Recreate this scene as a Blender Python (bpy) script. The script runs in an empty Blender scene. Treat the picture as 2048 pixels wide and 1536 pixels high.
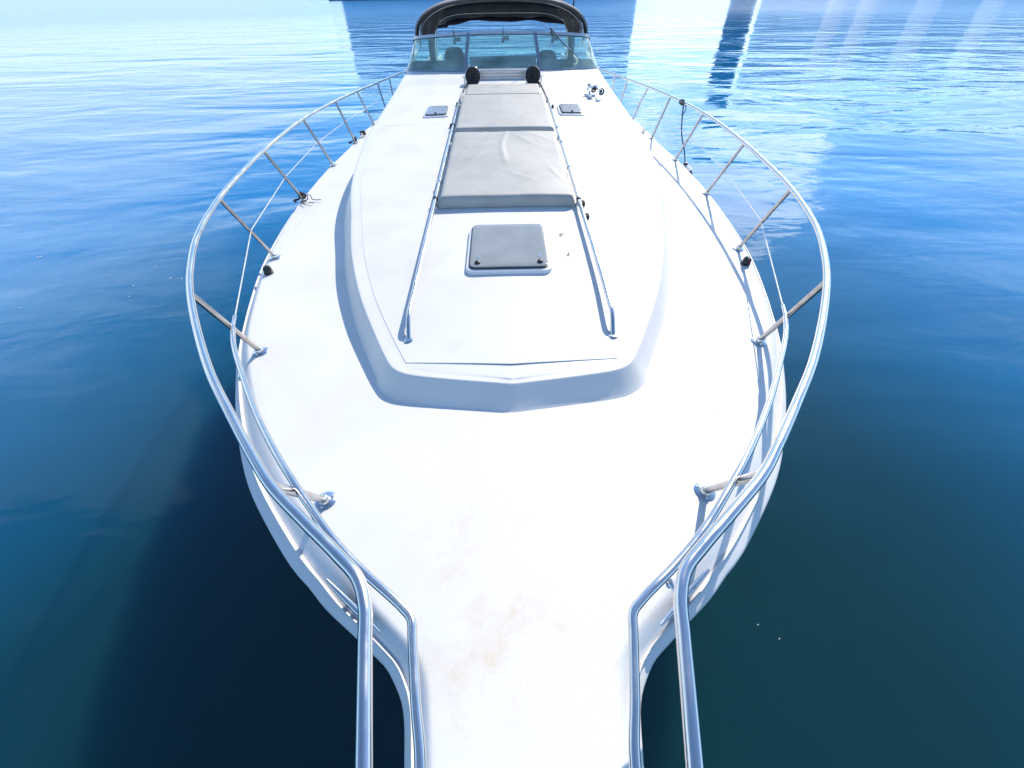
import bpy, math, random
import numpy as np
from mathutils import Vector, Matrix
random.seed(7)
R = math.radians
S = bpy.context.scene
COL = S.collection
DZ = 1.30                      # deck height above the water

# ------------------------------------------------------------------ camera
F, PITCH, ROLL, YAW, CAMH = 820.0, math.atan(793/820), 0.0121254, 0.0138309, 1.36
cam = bpy.data.cameras.new("camera"); cam.sensor_width = 36.0; cam.lens = F/2048*36
cam.clip_start = 0.05; cam.clip_end = 20000
co = bpy.data.objects.new("camera", cam); COL.objects.link(co); S.camera = co
def yawrot(v):
    c, s = math.cos(YAW), math.sin(YAW)
    return Vector((c*v.x + s*v.y, -s*v.x + c*v.y, v.z))
_f = Vector((0, math.cos(PITCH), -math.sin(PITCH))); _u = Vector((0, math.sin(PITCH), math.cos(PITCH))); _r = Vector((1, 0, 0))
_rr = yawrot(_r*math.cos(ROLL) - _u*math.sin(ROLL)); _uu = yawrot(_r*math.sin(ROLL) + _u*math.cos(ROLL)); _ff = yawrot(_f)
M = Matrix.Identity(4)
for i in range(3):
    M[i][0] = _rr[i]; M[i][1] = _uu[i]; M[i][2] = -_ff[i]
M[0][3], M[1][3], M[2][3] = -0.0208, 0.0, CAMH + DZ
co.matrix_world = M

# ------------------------------------------------------------------ light
SUN_EL, SUN_AZ = R(38.5), R(27.5)          # azimuth measured from the stern direction (+Y) towards +X
SKY_STRENGTH, SUN_STRENGTH, EXPOSURE = 0.132, 3.85, 0.55
S.view_settings.view_transform = 'Standard'; S.view_settings.look = 'None'
S.view_settings.gamma = 1; S.view_settings.use_curve_mapping = False
S.view_settings.exposure = EXPOSURE
W = bpy.data.worlds.new("World"); S.world = W; W.use_nodes = True
nt = W.node_tree; N = nt.nodes; L = nt.links
for n in list(N): N.remove(n)
def wn(t, **k):
    n = N.new(t)
    for a, b in k.items(): setattr(n, a, b)
    return n
def wmath(op, a, b=None, clamp=False):
    n = wn('ShaderNodeMath', operation=op, use_clamp=clamp)
    for i, v in enumerate((a, b)):
        if v is None: continue
        if isinstance(v, (int, float)): n.inputs[i].default_value = v
        else: L.new(v, n.inputs[i])
    return n.outputs[0]
out = wn('ShaderNodeOutputWorld'); bg = wn('ShaderNodeBackground'); bg.inputs[1].default_value = SKY_STRENGTH
sky = wn('ShaderNodeTexSky', sky_type='NISHITA', sun_disc=False, sun_elevation=SUN_EL, sun_rotation=SUN_AZ)
sky.air_density = 1.0; sky.dust_density = 0.25; sky.ozone_density = 1.6
tc = wn('ShaderNodeTexCoord'); sep = wn('ShaderNodeSeparateXYZ'); L.new(tc.outputs['Generated'], sep.inputs[0])
zc = wmath('ADD', wmath('MAXIMUM', sep.outputs[2], 0.0), 0.14)
cmb = wn('ShaderNodeCombineXYZ')
L.new(wmath('DIVIDE', sep.outputs[0], zc), cmb.inputs[0]); L.new(wmath('DIVIDE', sep.outputs[1], zc), cmb.inputs[1])
noi = wn('ShaderNodeTexNoise'); noi.inputs['Scale'].default_value = 0.85; noi.inputs['Detail'].default_value = 6
noi.inputs['Roughness'].default_value = 0.52; noi.inputs['Distortion'].default_value = 0.3
L.new(cmb.outputs[0], noi.inputs['Vector'])
cov = wn('ShaderNodeMapRange', interpolation_type='SMOOTHSTEP'); cov.inputs[1].default_value = 0.63; cov.inputs[2].default_value = 0.82
L.new(noi.outputs[0], cov.inputs[0])
# whitish haze and bright cloud banks low over the water
low = wn('ShaderNodeMapRange', interpolation_type='SMOOTHSTEP'); low.inputs[1].default_value = 0.24; low.inputs[2].default_value = 0.02
L.new(sep.outputs[2], low.inputs[0])
cl = wmath('MULTIPLY', cov.outputs[0], 0.85)
noi2 = wn('ShaderNodeTexNoise'); noi2.inputs['Scale'].default_value = 3.2; noi2.inputs['Detail'].default_value = 6; noi2.inputs['Roughness'].default_value = 0.6
L.new(tc.outputs['Generated'], noi2.inputs['Vector'])
def bank(az, el, r0, r1, k, wob=.06):
    """one cloud bank round a compass direction, its edge broken up by noise"""
    d = wn('ShaderNodeVectorMath', operation='DISTANCE'); L.new(tc.outputs['Generated'], d.inputs[0])
    d.inputs[1].default_value = (math.sin(R(az))*math.cos(R(el)), math.cos(R(az))*math.cos(R(el)), math.sin(R(el)))
    e = wmath('ADD', d.outputs['Value'], wmath('MULTIPLY', wmath('SUBTRACT', noi2.outputs[0], .5), wob*10))
    m = wn('ShaderNodeMapRange', interpolation_type='SMOOTHSTEP'); m.inputs[1].default_value = r1; m.inputs[2].default_value = r0
    L.new(e, m.inputs[0]); return wmath('MULTIPLY', m.outputs[0], k)
lowc = wmath('MULTIPLY', low.outputs[0], wmath('ADD', wmath('MULTIPLY', noi2.outputs[0], 1.0), -.14), True)
amt = wmath('MAXIMUM', cl, lowc, True)
for bk in ((-58, 33, .11, .15, .34, .04), (-27, 3, .12, .24, .9, .03), (-52, 6, .3, .5, .8, .04), (60, 5, .2, .4, .5, .04)):
    amt = wmath('MAXIMUM', amt, bank(*bk), True)
mixc = wn('ShaderNodeMix', data_type='RGBA'); L.new(amt, mixc.inputs[0]); tint = wn('ShaderNodeMix', data_type='RGBA', blend_type='MULTIPLY'); tint.inputs[0].default_value = 1   # clear azure air
L.new(sky.outputs[0], tint.inputs[6]); tint.inputs[7].default_value = (.80, .97, 1.12, 1); L.new(tint.outputs[2], mixc.inputs[6])
mixc.inputs[7].default_value = (5.5, 6.8, 8.3, 1)
glow = wn('ShaderNodeMix', data_type='RGBA'); L.new(bank(25, 16, .14, .18, .95, .06), glow.inputs[0]); L.new(mixc.outputs[2], glow.inputs[6])
glow.inputs[7].default_value = (13, 14.5, 16, 1)                  # thin bright cloud lit from behind by the sun
L.new(glow.outputs[2], bg.inputs[0]); L.new(bg.outputs[0], out.inputs[0])
sl = bpy.data.lights.new("sun", 'SUN'); sl.energy = SUN_STRENGTH; sl.angle = R(0.5); sl.color = (1.0, 0.92, 0.81)
so = bpy.data.objects.new("sun", sl); COL.objects.link(so)
to_sun = Vector((math.sin(SUN_AZ)*math.cos(SUN_EL), math.cos(SUN_AZ)*math.cos(SUN_EL), math.sin(SUN_EL)))
so.rotation_euler = (-to_sun).to_track_quat('-Z', 'Y').to_euler(); so.location = (30, 60, 40)

# ------------------------------------------------------------------ materials
class Mat:
    def __init__(s, name, base=(.5, .5, .5), rough=.5, metal=0, **kw):
        s.m = bpy.data.materials.new(name); s.m.use_nodes = True
        s.nt = s.m.node_tree; s.N = s.nt.nodes; s.L = s.nt.links
        s.b = s.N['Principled BSDF']; s.out = s.N['Material Output']
        s.set('Base Color', (*base, 1)); s.set('Roughness', rough); s.set('Metallic', metal)
        for k, v in kw.items(): s.set(k, v)
        s.tc = s.N.new('ShaderNodeTexCoord'); s.geo = s.N.new('ShaderNodeNewGeometry')
    def set(s, k, v): s.b.inputs[k].default_value = v
    def node(s, t, **k):
        n = s.N.new(t)
        for a, b in k.items(): setattr(n, a, b)
        return n
    def noise(s, scale, detail=4, rough=.55, vec=None, stretch=None, dist=0):
        n = s.N.new('ShaderNodeTexNoise'); n.inputs['Scale'].default_value = scale; n.inputs['Detail'].default_value = detail
        n.inputs['Roughness'].default_value = rough; n.inputs['Distortion'].default_value = dist
        v = vec or s.geo.outputs['Position']
        if stretch:
            mp = s.N.new('ShaderNodeMapping'); mp.inputs['Scale'].default_value = stretch; s.L.new(v, mp.inputs[0]); v = mp.outputs[0]
        s.L.new(v, n.inputs['Vector']); return n.outputs[0]
    def rng(s, x, a, b, c=0, d=1, smooth=True):
        n = s.N.new('ShaderNodeMapRange')
        if smooth: n.interpolation_type = 'SMOOTHSTEP'
        for i, v in enumerate((a, b, c, d)): n.inputs[i+1].default_value = v
        s.L.new(x, n.inputs[0]); return n.outputs[0]
    def math(s, op, a, b=0.0):
        n = s.N.new('ShaderNodeMath'); n.operation = op
        for i, v in enumerate((a, b)):
            if isinstance(v, (int, float)): n.inputs[i].default_value = v
            else: s.L.new(v, n.inputs[i])
        return n.outputs[0]
    def mix(s, f, a, b):
        n = s.N.new('ShaderNodeMix'); n.data_type = 'RGBA'
        if isinstance(f, (int, float)): n.inputs[0].default_value = f
        else: s.L.new(f, n.inputs[0])
        for i, v in ((6, a), (7, b)):
            if isinstance(v, tuple): n.inputs[i].default_value = (*v, 1)
            else: s.L.new(v, n.inputs[i])
        return n.outputs[2]
    def color(s, x): s.L.new(x, s.b.inputs['Base Color'])
    def link(s, x, k): s.L.new(x, s.b.inputs[k])
    def bump(s, h, strength=.2, dist=.01, prev=None):
        n = s.N.new('ShaderNodeBump'); n.inputs['Strength'].default_value = strength; n.inputs['Distance'].default_value = dist
        s.L.new(h, n.inputs['Height'])
        if prev: s.L.new(prev, n.inputs['Normal'])
        s.L.new(n.outputs[0], s.b.inputs['Normal']); return n.outputs[0]

def m_gelcoat():
    g = Mat('white_gelcoat', (.80, .79, .77), .42)
    c = g.mix(g.rng(g.noise(1.7, 5), .45, .75), (.74, .735, .72), (.69, .675, .64))
    sp = g.node('ShaderNodeSeparateXYZ'); g.L.new(g.geo.outputs['Position'], sp.inputs[0])
    c = g.mix(g.rng(g.noise(140, 2, .6), .55, .75), c, (.66, .65, .63))          # pinhead grain of the non-skid
    # rusty tea-coloured stains round the anchor end of the foredeck
    bow = g.math('MULTIPLY', g.math('MULTIPLY', g.rng(sp.outputs[1], .95, .60), g.rng(sp.outputs[1], .0, .25)), g.rng(sp.outputs[0], -.50, -.12))
    st = g.math('MULTIPLY', g.rng(g.noise(4.2, 8, .72, dist=.25), .42, .76), bow)
    c = g.mix(g.math('MULTIPLY', st, .62), c, (.63, .47, .27))
    # grey scuffs on the left deck edge
    ed = g.math('MULTIPLY', g.rng(sp.outputs[0], -1.50, -1.72), g.math('MULTIPLY', g.rng(sp.outputs[1], 2.5, 2.8), g.rng(sp.outputs[1], 3.9, 3.5)))
    gr = g.math('MULTIPLY', g.rng(g.noise(38, 7, .75, dist=.8), .50, .66), ed)
    c = g.mix(g.math('MULTIPLY', gr, .55), c, (.34, .32, .31))
    # scattered dirt specks
    vo = g.node('ShaderNodeTexVoronoi'); vo.inputs['Scale'].default_value = 5.5; g.L.new(g.geo.outputs['Position'], vo.inputs['Vector'])
    sk = g.math('MULTIPLY', g.rng(vo.outputs['Distance'], .035, .02), g.rng(g.noise(3.1, 2), .54, .60))
    c = g.mix(sk, c, (.22, .17, .12))
    g.color(c); g.link(g.rng(g.noise(3, 4), .3, .7, .36, .55), 'Roughness')
    g.bump(g.noise(230, 3), .16, .002); return g.m
def m_tread():
    g = Mat('nonskid_gelcoat', (.78, .775, .76), .6)
    g.color(g.mix(g.rng(g.noise(2.3, 5), .42, .7), (.73, .725, .715), (.67, .655, .63)))
    g.bump(g.noise(420, 2), .25, .002); return g.m
def m_steel():
    g = Mat('polished_stainless', (.72, .70, .67), .16, 1)
    g.link(g.rng(g.noise(9, 5), .35, .7, .09, .26), 'Roughness')
    g.color(g.mix(g.rng(g.noise(14, 5, .6), .66, .78), (.74, .715, .69), (.46, .33, .22))); return g.m
def m_reflection_steel():  # taupe in the base colour stands in for brown surroundings mirrored in the steel
    g = Mat('reflection_tinted_steel', (.50, .47, .45), .26, 1)
    g.color(g.mix(g.rng(g.noise(18, 5, .6), .4, .7), (.55, .52, .50), (.43, .385, .35))); return g.m
def m_alu():
    g = Mat('brushed_aluminium', (.50, .50, .54), .34, .85)
    g.link(g.rng(g.noise(40, 3, stretch=(1, 20, 1)), .3, .7, .26, .42), 'Roughness'); return g.m
def m_vinyl():
    g = Mat('grey_vinyl', (.49, .47, .435), .55)
    g.color(g.mix(g.rng(g.noise(4, 5), .4, .7), (.44, .432, .40), (.39, .382, .35)))
    n1 = g.bump(g.noise(3.2, 3, .5, dist=.5), .25, .02)
    g.bump(g.noise(500, 2), .12, .001, n1); return g.m
def m_glass(name, tint, amount, rough=.0, soft=False):
    m = bpy.data.materials.new(name); m.use_nodes = True; t = m.node_tree; n = t.nodes; l = t.links
    n.remove(n['Principled BSDF']); o = n['Material Output']
    tr = n.new('ShaderNodeBsdfTransparent'); tr.inputs[0].default_value = (*tint, 1)
    gl = n.new('ShaderNodeBsdfGlossy'); gl.inputs['Roughness'].default_value = rough
    df = n.new('ShaderNodeBsdfTranslucent' if soft else 'ShaderNodeBsdfDiffuse'); df.inputs[0].default_value = (.85, .88, .86, 1) if soft else (.66, .88, .80, 1)
    fr = n.new('ShaderNodeFresnel'); fr.inputs[0].default_value = 1.5
    ns = n.new('ShaderNodeTexNoise'); ns.inputs['Scale'].default_value = 3
    mr = n.new('ShaderNodeMapRange'); mr.inputs[1].default_value = .3; mr.inputs[2].default_value = .8; mr.inputs[3].default_value = amount*.5; mr.inputs[4].default_value = amount*1.5
    l.new(ns.outputs[0], mr.inputs[0])
    m1 = n.new('ShaderNodeMixShader'); l.new(mr.outputs[0], m1.inputs[0]); l.new(tr.outputs[0], m1.inputs[1]); l.new(df.outputs[0], m1.inputs[2])
    m2 = n.new('ShaderNodeMixShader'); l.new(fr.outputs[0], m2.inputs[0]); l.new(m1.outputs[0], m2.inputs[1]); l.new(gl.outputs[0], m2.inputs[2])
    l.new(m2.outputs[0], o.inputs[0]); return m
def m_fabric(name, a, b):
    g = Mat(name, a, .9); g.color(g.mix(g.rng(g.noise(6, 5), .35, .7), a, b)); g.bump(g.noise(300, 2), .2, .002); return g.m
def m_plain(name, a, rough=.5, metal=0, var=.8):
    g = Mat(name, a, rough, metal); g.color(g.mix(g.rng(g.noise(20, 4), .35, .7), a, tuple(x*var for x in a))); return g.m
def m_water():
    g = Mat('sea_water', (.006, .048, .085), .015, IOR=1.36)
    sp = g.node('ShaderNodeSeparateXYZ'); g.L.new(g.geo.outputs['Position'], sp.inputs[0])
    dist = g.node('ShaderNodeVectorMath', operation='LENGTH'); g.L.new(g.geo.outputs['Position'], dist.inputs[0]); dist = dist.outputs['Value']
    # teal near the bow; farther out, mirrored sky blue is put into the base colour
    sky_tone = g.rng(g.math('ADD', dist, g.math('MULTIPLY', g.noise(.25, 3), 3.0)), 3.0, 11.5)
    g.color(g.mix(sky_tone, (.0030, .034, .044), (.006, .19, .45)))
    g.set('Subsurface Weight', 1.0); g.set('Subsurface Radius', (1.5, 4.0, 5.0)); g.set('Subsurface Scale', 1.0)
    g.link(g.rng(dist, 14, 90, .015, .17, False), 'Roughness')          # ruffled by the breeze out in the open
    calm = g.rng(dist, 2.5, 8, .35, 1.0)
    a = g.bump(g.math('MULTIPLY', g.noise(.30, 3, .5, stretch=(.45, 1.0, 1), dist=.5), calm), .6, .34)
    b = g.bump(g.math('MULTIPLY', g.noise(1.1, 3, .55, stretch=(.5, 1.0, 1), dist=.5), calm), .5, .062, a)
    g.bump(g.math('MULTIPLY', g.noise(4.0, 3, .5, stretch=(.6, 1.0, 1), dist=.4), calm), .45, .011, b); return g.m
GEL, TREAD, STEEL, ALU, VINYL, TINTED_STEEL = m_gelcoat(), m_tread(), m_steel(), m_alu(), m_vinyl(), m_reflection_steel()
HULLM = m_plain('hull_gelcoat', (.78, .78, .77), .3, 0, .94)
TINT = m_glass('teal_glass', (.64, .92, .80), .36)
CLEAR = m_glass('clear_vinyl', (.90, .93, .92), .34, .08, True)
CANVAS = m_fabric('taupe_canvas', (.27, .245, .225), (.20, .18, .165))
CURTAIN = m_fabric('dark_plum_canvas', (.035, .026, .050), (.05, .035, .06))
SHADED_CANVAS = m_fabric('shaded_canvas', (.030, .030, .045), (.045, .042, .055))  # shade under the canopy is put into this dark navy colour
REARC = m_fabric('grey_canvas', (.34, .34, .32), (.25, .245, .24))
BLACK = m_plain('black_plastic', (.018, .018, .02), .42)
CONE = m_plain('black_mesh', (.012, .012, .016), .6)
GRILLE = m_plain('grille_wire', (.07, .07, .08), .4)
CHROME = m_plain('chrome', (.78, .78, .78), .07, 1, .95)
GREYP = m_plain('grey_panel', (.20, .21, .22), .5)
LENS = Mat('smoked_acrylic', (.20, .22, .23), .10); LENS.color(LENS.mix(LENS.rng(LENS.noise(5, 5, .6), .35, .7), (.27, .29, .285), (.32, .34, .335)))
LENS.link(LENS.rng(LENS.noise(8, 5), .35, .7, .03, .14), 'Roughness'); LENS = LENS.m
LENS2 = Mat('crazed_acrylic', (.25, .27, .27), .3); LENS2.color(LENS2.mix(LENS2.rng(LENS2.noise(70, 5, .7), .45, .6), (.16, .18, .18), (.42, .44, .43))); LENS2 = LENS2.m
LENSB = m_plain('blue_grey_acrylic', (.30, .34, .38), .2)
WHITEP = m_plain('white_plastic', (.78, .78, .78), .4, 0, .95)
ROPE = Mat('dark_rope', (.03, .027, .03), .9); ROPE.color(ROPE.mix(ROPE.rng(ROPE.noise(90, 3), .4, .6), (.02, .018, .022), (.10, .085, .08))); ROPE = ROPE.m
WIRE = m_plain('white_wire', (.70, .70, .68), .35, .3)
RED = m_plain('red_lens', (.45, .012, .012), .15); GREEN = m_plain('green_lens', (.01, .16, .05), .15)

# ------------------------------------------------------------------ mesh helpers
WORG = {}
class MB:
    def __init__(s): s.v = []; s.f = []
    def add(s, vs, fs):
        o = len(s.v); s.v += [tuple(p) for p in vs]; s.f += [tuple(i+o for i in f) for f in fs]; return s
    def box(s, c, d, rot=None, bev=0):
        hx, hy, hz = d[0]/2, d[1]/2, d[2]/2
        vs = [Vector((x, y, z)) for z in (-hz, hz) for y in (-hy, hy) for x in (-hx, hx)]
        if rot: vs = [rot @ v for v in vs]
        return s.add([v + Vector(c) for v in vs], [(0, 2, 3, 1), (4, 5, 7, 6), (0, 1, 5, 4), (2, 6, 7, 3), (0, 4, 6, 2), (1, 3, 7, 5)])
    def grid(s, rows, closed=False, flip=False):
        n = len(rows[0]); vs = [p for r in rows for p in r]; fs = []
        for i in range(len(rows)-1):
            for j in range(n if closed else n-1):
                k = (j+1) % n; q = (i*n+j, i*n+k, (i+1)*n+k, (i+1)*n+j)
                fs.append(q[::-1] if flip else q)
        return s.add(vs, fs)
    def tube(s, path, r, n=12, closed=False, caps=True):
        P = [Vector(p) for p in path]; m = len(P)
        rs = r if isinstance(r, (list, tuple)) else [r]*m
        T = []
        for i in range(m):
            a = P[(i-1) % m] if (closed or i > 0) else P[i]; b = P[(i+1) % m] if (closed or i < m-1) else P[i]
            T.append((b-a).normalized())
        up = Vector((0, 0, 1)) if abs(T[0].z) < .9 else Vector((1, 0, 0))
        nrm = (up - T[0]*up.dot(T[0])).normalized(); rows = []
        for i in range(m):
            if i: nrm = (nrm - T[i]*nrm.dot(T[i])).normalized()
            bi = T[i].cross(nrm)
            rows.append([P[i] + (nrm*math.cos(t) + bi*math.sin(t))*rs[i] for t in [2*math.pi*k/n for k in range(n)]])
        if closed: rows.append(rows[0])
        s.grid(rows, True)
        if caps and not closed:
            o = len(s.v); s.v += [tuple(P[0]), tuple(P[-1])]; b0 = o - m*n
            for k in range(n):
                s.f.append((o, b0+(k+1) % n, b0+k)); s.f.append((o+1, b0+(m-1)*n+k, b0+(m-1)*n+(k+1) % n))
        return s
    def lathe(s, prof, c, axis=(0, 0, 1), n=24):
        q = Vector(axis).to_track_quat('Z', 'Y'); c = Vector(c)
        rows = [[c + q @ Vector((r*math.cos(t), r*math.sin(t), z)) for t in [2*math.pi*k/n for k in range(n)]] for r, z in prof]
        return s.grid(rows, True)
    def slab(s, outline, ztop, zbot, bev=.006):
        """closed plan outline [(x,y)...]; ztop / zbot functions of (x,y); bevelled top edge"""
        pts = [Vector((x, y, 0)) for x, y in outline]; n = len(pts)
        area = sum(pts[i].x*pts[(i+1) % n].y - pts[(i+1) % n].x*pts[i].y for i in range(n))
        if area < 0: pts.reverse()
        def inset(d):
            o = []
            for i in range(n):
                t = (pts[(i+1) % n]-pts[i-1]).normalized(); o.append(pts[i] + Vector((-t.y, t.x, 0))*d)
            return o
        rings = [[(p.x, p.y, zbot(p.x, p.y)) for p in pts]]
        for d, dz in ((0, bev), (bev*.3, bev*.3), (bev, 0)):
            rings.append([(p.x, p.y, ztop(p.x, p.y)-dz) for p in inset(d)])
        s.grid(rings, True)
        q = inset(bev); cx_ = sum(p.x for p in q)/n; cy_ = sum(p.y for p in q)/n; top = []
        for k in (1, .85, .6, .3): top.append([(cx_+(p.x-cx_)*k, cy_+(p.y-cy_)*k, ztop(cx_+(p.x-cx_)*k, cy_+(p.y-cy_)*k)) for p in q])
        s.grid(top, True); o = len(s.v); s.v.append((cx_, cy_, ztop(cx_, cy_)))
        s.f += [(o-n+k, o-n+(k+1) % n, o) for k in range(n)]
        return s
    def build(s, name, mat, parent=None, smooth=True, angle=40, label=None, origin=None):
        xs = np.array(s.v); lo, hi = xs.min(0), xs.max(0)
        og = Vector(origin) if origin else Vector(((lo[0]+hi[0])/2, (lo[1]+hi[1])/2, lo[2]))
        me = bpy.data.meshes.new(name); me.from_pydata([tuple(Vector(p)-og) for p in s.v], [], s.f); me.update()
        import bmesh
        bm = bmesh.new(); bm.from_mesh(me); bmesh.ops.remove_doubles(bm, verts=bm.verts, dist=1e-6)
        bmesh.ops.recalc_face_normals(bm, faces=bm.faces); bm.to_mesh(me); bm.free()
        if smooth:
            for p in me.polygons: p.use_smooth = True
            me.set_sharp_from_angle(angle=R(angle))
        me.materials.append(mat)
        o = bpy.data.objects.new(name, me); COL.objects.link(o)
        w = og + Vector((0, 0, DZ)); WORG[o.name] = w
        if parent: o.parent = parent; o.location = w - WORG[parent.name]
        else: o.location = w
        if label: o['label'] = label
        return o
def tag(o, label=None, cat=None, group=None, kind=None):
    for k, v in (('label', label), ('category', cat), ('group', group), ('kind', kind)):
        if v: o[k] = v
    return o
def empty(name, w):
    o = bpy.data.objects.new(name, None); o.empty_display_size = .2; COL.objects.link(o)
    o.location = w; WORG[o.name] = Vector(w); return o
def crom(pts, per=8, closed=False):
    P = [np.array(p, float) for p in pts]; out = []; n = len(P)
    for i in range(n-1):
        p0 = P[i-1] if i else 2*P[0]-P[1]; p1, p2 = P[i], P[i+1]; p3 = P[i+2] if i+2 < n else 2*P[-1]-P[-2]
        d = [max(np.linalg.norm(b-a), 1e-6)**.5 for a, b in ((p0, p1), (p1, p2), (p2, p3))]
        m1 = (p1-p0)/d[0]-(p2-p0)/(d[0]+d[1])+(p2-p1)/d[1]; m2 = (p2-p1)/d[1]-(p3-p1)/(d[1]+d[2])+(p3-p2)/d[2]
        m1 *= d[1]; m2 *= d[1]
        for k in range(per):
            t = k/per; out.append((2*t**3-3*t**2+1)*p1+(t**3-2*t**2+t)*m1+(-2*t**3+3*t**2)*p2+(t**3-t**2)*m2)
    out.append(P[-1]); return out
def fillet(pts, rad, n=6):
    P = [Vector(p) for p in pts]; out = [P[0]]
    for i in range(1, len(P)-1):
        a, b, c = P[i-1], P[i], P[i+1]; r = min(rad, (a-b).length*.45, (c-b).length*.45)
        s0 = b+(a-b).normalized()*r; s1 = b+(c-b).normalized()*r
        for k in range(n+1):
            t = k/n; out.append(s0*(1-t)**2 + b*2*t*(1-t) + s1*t*t)
    out.append(P[-1]); return out
def mirror(pts): return [(-p[0], p[1], p[2]) for p in pts]
def rrect(x0, x1, y0, y1, r, n=6):
    o = []
    for cx, cy, a in ((x1-r, y1-r, 0), (x0+r, y1-r, 90), (x0+r, y0+r, 180), (x1-r, y0+r, 270)):
        o += [(cx+r*math.cos(R(a+90*k/n)), cy+r*math.sin(R(a+90*k/n))) for k in range(n+1)]
    return o

# ------------------------------------------------------------------ boat lines (metres; y runs from the bow aft, z from the foredeck)
def zdk(y): return float(np.interp(y, [4.0, 5.0, 6.5, 9, 13], [0, -.008, -.05, -.15, -.2]))
def zt(y): return .10 + .06*(y-1.3)
AB = [((0, -.60), (0, -.69)), ((.09, -.585), (.13, -.675)), ((.155, -.54), (.22, -.615)), ((.195, -.45), (.275, -.5)), ((.21, -.2), (.295, -.2))]
YA = [.07, .165, .246, .29, .335, .40, .465, .60, .73, .92, 1.1, 1.26, 1.59, 1.83, 2.0, 2.6, 2.83, 3.7, 4.5, 5.6, 6.8, 8, 10, 12.6]
XA = [.222, .236, .252, .272, .31, .385, .46, .60, .725, .895, 1.03, 1.135, 1.32, 1.43, 1.49, 1.65, 1.70, 1.82, 1.865, 1.88, 1.93, 1.97, 1.98, 1.9]
YB = [.06, .2, .265, .30, .338, .385, .468, .54, .593, .757, .93, 1.11, 1.35, 1.64, 1.77, 2.0, 2.17, 2.72, 3.7, 4.5, 5.6, 6.8, 8, 10, 12.6]
XB = [.308, .336, .375, .405, .456, .52, .636, .717, .783, .94, 1.085, 1.20, 1.33, 1.46, 1.515, 1.585, 1.637, 1.775, 1.9, 1.94, 1.955, 2.01, 2.05, 2.06, 1.98]
ca = crom(list(zip(YA, XA)), 6); cb = crom(list(zip(YB, XB)), 6)
def fA(y): return float(np.interp(y, [p[0] for p in ca], [p[1] for p in ca]))
def fB(y): return float(np.interp(y, [p[0] for p in cb], [p[1] for p in cb]))
tipA = crom([a for a, b in AB] + [(XA[0], YA[0])], 5)[:-1]; tipB = crom([b for a, b in AB] + [(fB(.07), .07)], 5)[:-1]
rows = [(tuple(a), tuple(b)) for a, b in zip(tipA, tipB)]
y = .07
while y < 12.6:
    rows.append(((fA(y), y), (fB(y), y))); y += .018 if y < .5 else .035 if y < 1.3 else .07 if y < 3 else .15
rows.append(((fA(12.6), 12.6), (fB(12.6), 12.6)))

YACHT = empty('motor_yacht', (0, 5.5, 0))
tag(YACHT, 'large white motor yacht seen from its bow, with steel rails and dark canopy', 'boat')

def crn(y): return float(np.interp(y, [-.6, .4, 1.2, 5], [.006, .010, .014, .025]))
deck = MB()
cols = [-1, -.97, -.9, -.72, -.5, -.25, 0, .25, .5, .72, .9, .97, 1]
dr = []
for (a, ya), (b, yb) in rows:
    dr.append([(a*c, ya, zdk(ya) + crn(ya)*(1-c*c)) for c in cols])
n = len(cols); o = len(deck.v); deck.v += [p for r in dr for p in r]
for i in range(len(dr)-1):
    for j in range(n-1):
        if dr[i][0][1] > 7.9 and 3 <= j <= 8: continue
        deck.f.append((o+i*n+j, o+i*n+j+1, o+(i+1)*n+j+1, o+(i+1)*n+j))
PROF = [(0, 0), (.06, -.001), (.14, -.005), (.28, -.016), (.45, -.033), (.60, -.050), (.64, -.052), (.66, -.044), (.70, -.043), (.725, -.050), (.735, -.066), (.78, -.070), (.93, -.082), (.985, -.088), (1.0, -.098), (.99, -.118), (.93, -.128), (.8, -.13)]
def shoulder(sg):
    r = []
    for (a, ya), (b, yb) in rows:
        y0 = (ya+yb)/2
        r.append([(sg*(a+(b-a)*t), ya+(yb-ya)*t, zdk(ya)+z) for t, z in PROF])
    return r
deck.grid(shoulder(1)); deck.grid(shoulder(-1), flip=True)
deck.build('deck', GEL, YACHT, angle=50)

hull = MB(); hr = {1: [], -1: []}
for k in range(60):
    y = .18 + (12.6-.18)*(k/59)**1.6
    top = min(max(fB(y)-.03, .02), (y-.17)*4.2 + .02)
    for sg in (1, -1):
        r = []
        for v in [0, .05, .15, .3, .5, .7, .85, 1]:
            kk = .16 + .55*math.exp(-y/1.8)
            x = top*(1-kk*v**.9); yy = y + 1.3*v*math.exp(-y/1.5); z = zdk(y) - .125 - v*1.35
            r.append((sg*x, yy, z))
        hr[sg].append(r)
hull.grid(hr[1]); hull.grid(hr[-1], flip=True)
hull.grid([[p for p in hr[1][-1]], [p for p in hr[-1][-1]]])
hull.build('hull', HULLM, YACHT, angle=60)
pul = MB()      # underside of the pulpit
pr = [(b*.8+a*.2, yb*.8+ya*.2) for (a, ya), (b, yb) in rows if ya < .55]
pul.grid([[(x*c, yy, -.129 - .05*(1-c*c)) for c in (-1, -.6, 0, .6, 1)] for x, yy in pr])
pul.build('pulpit_underside', HULLM, YACHT)

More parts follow.
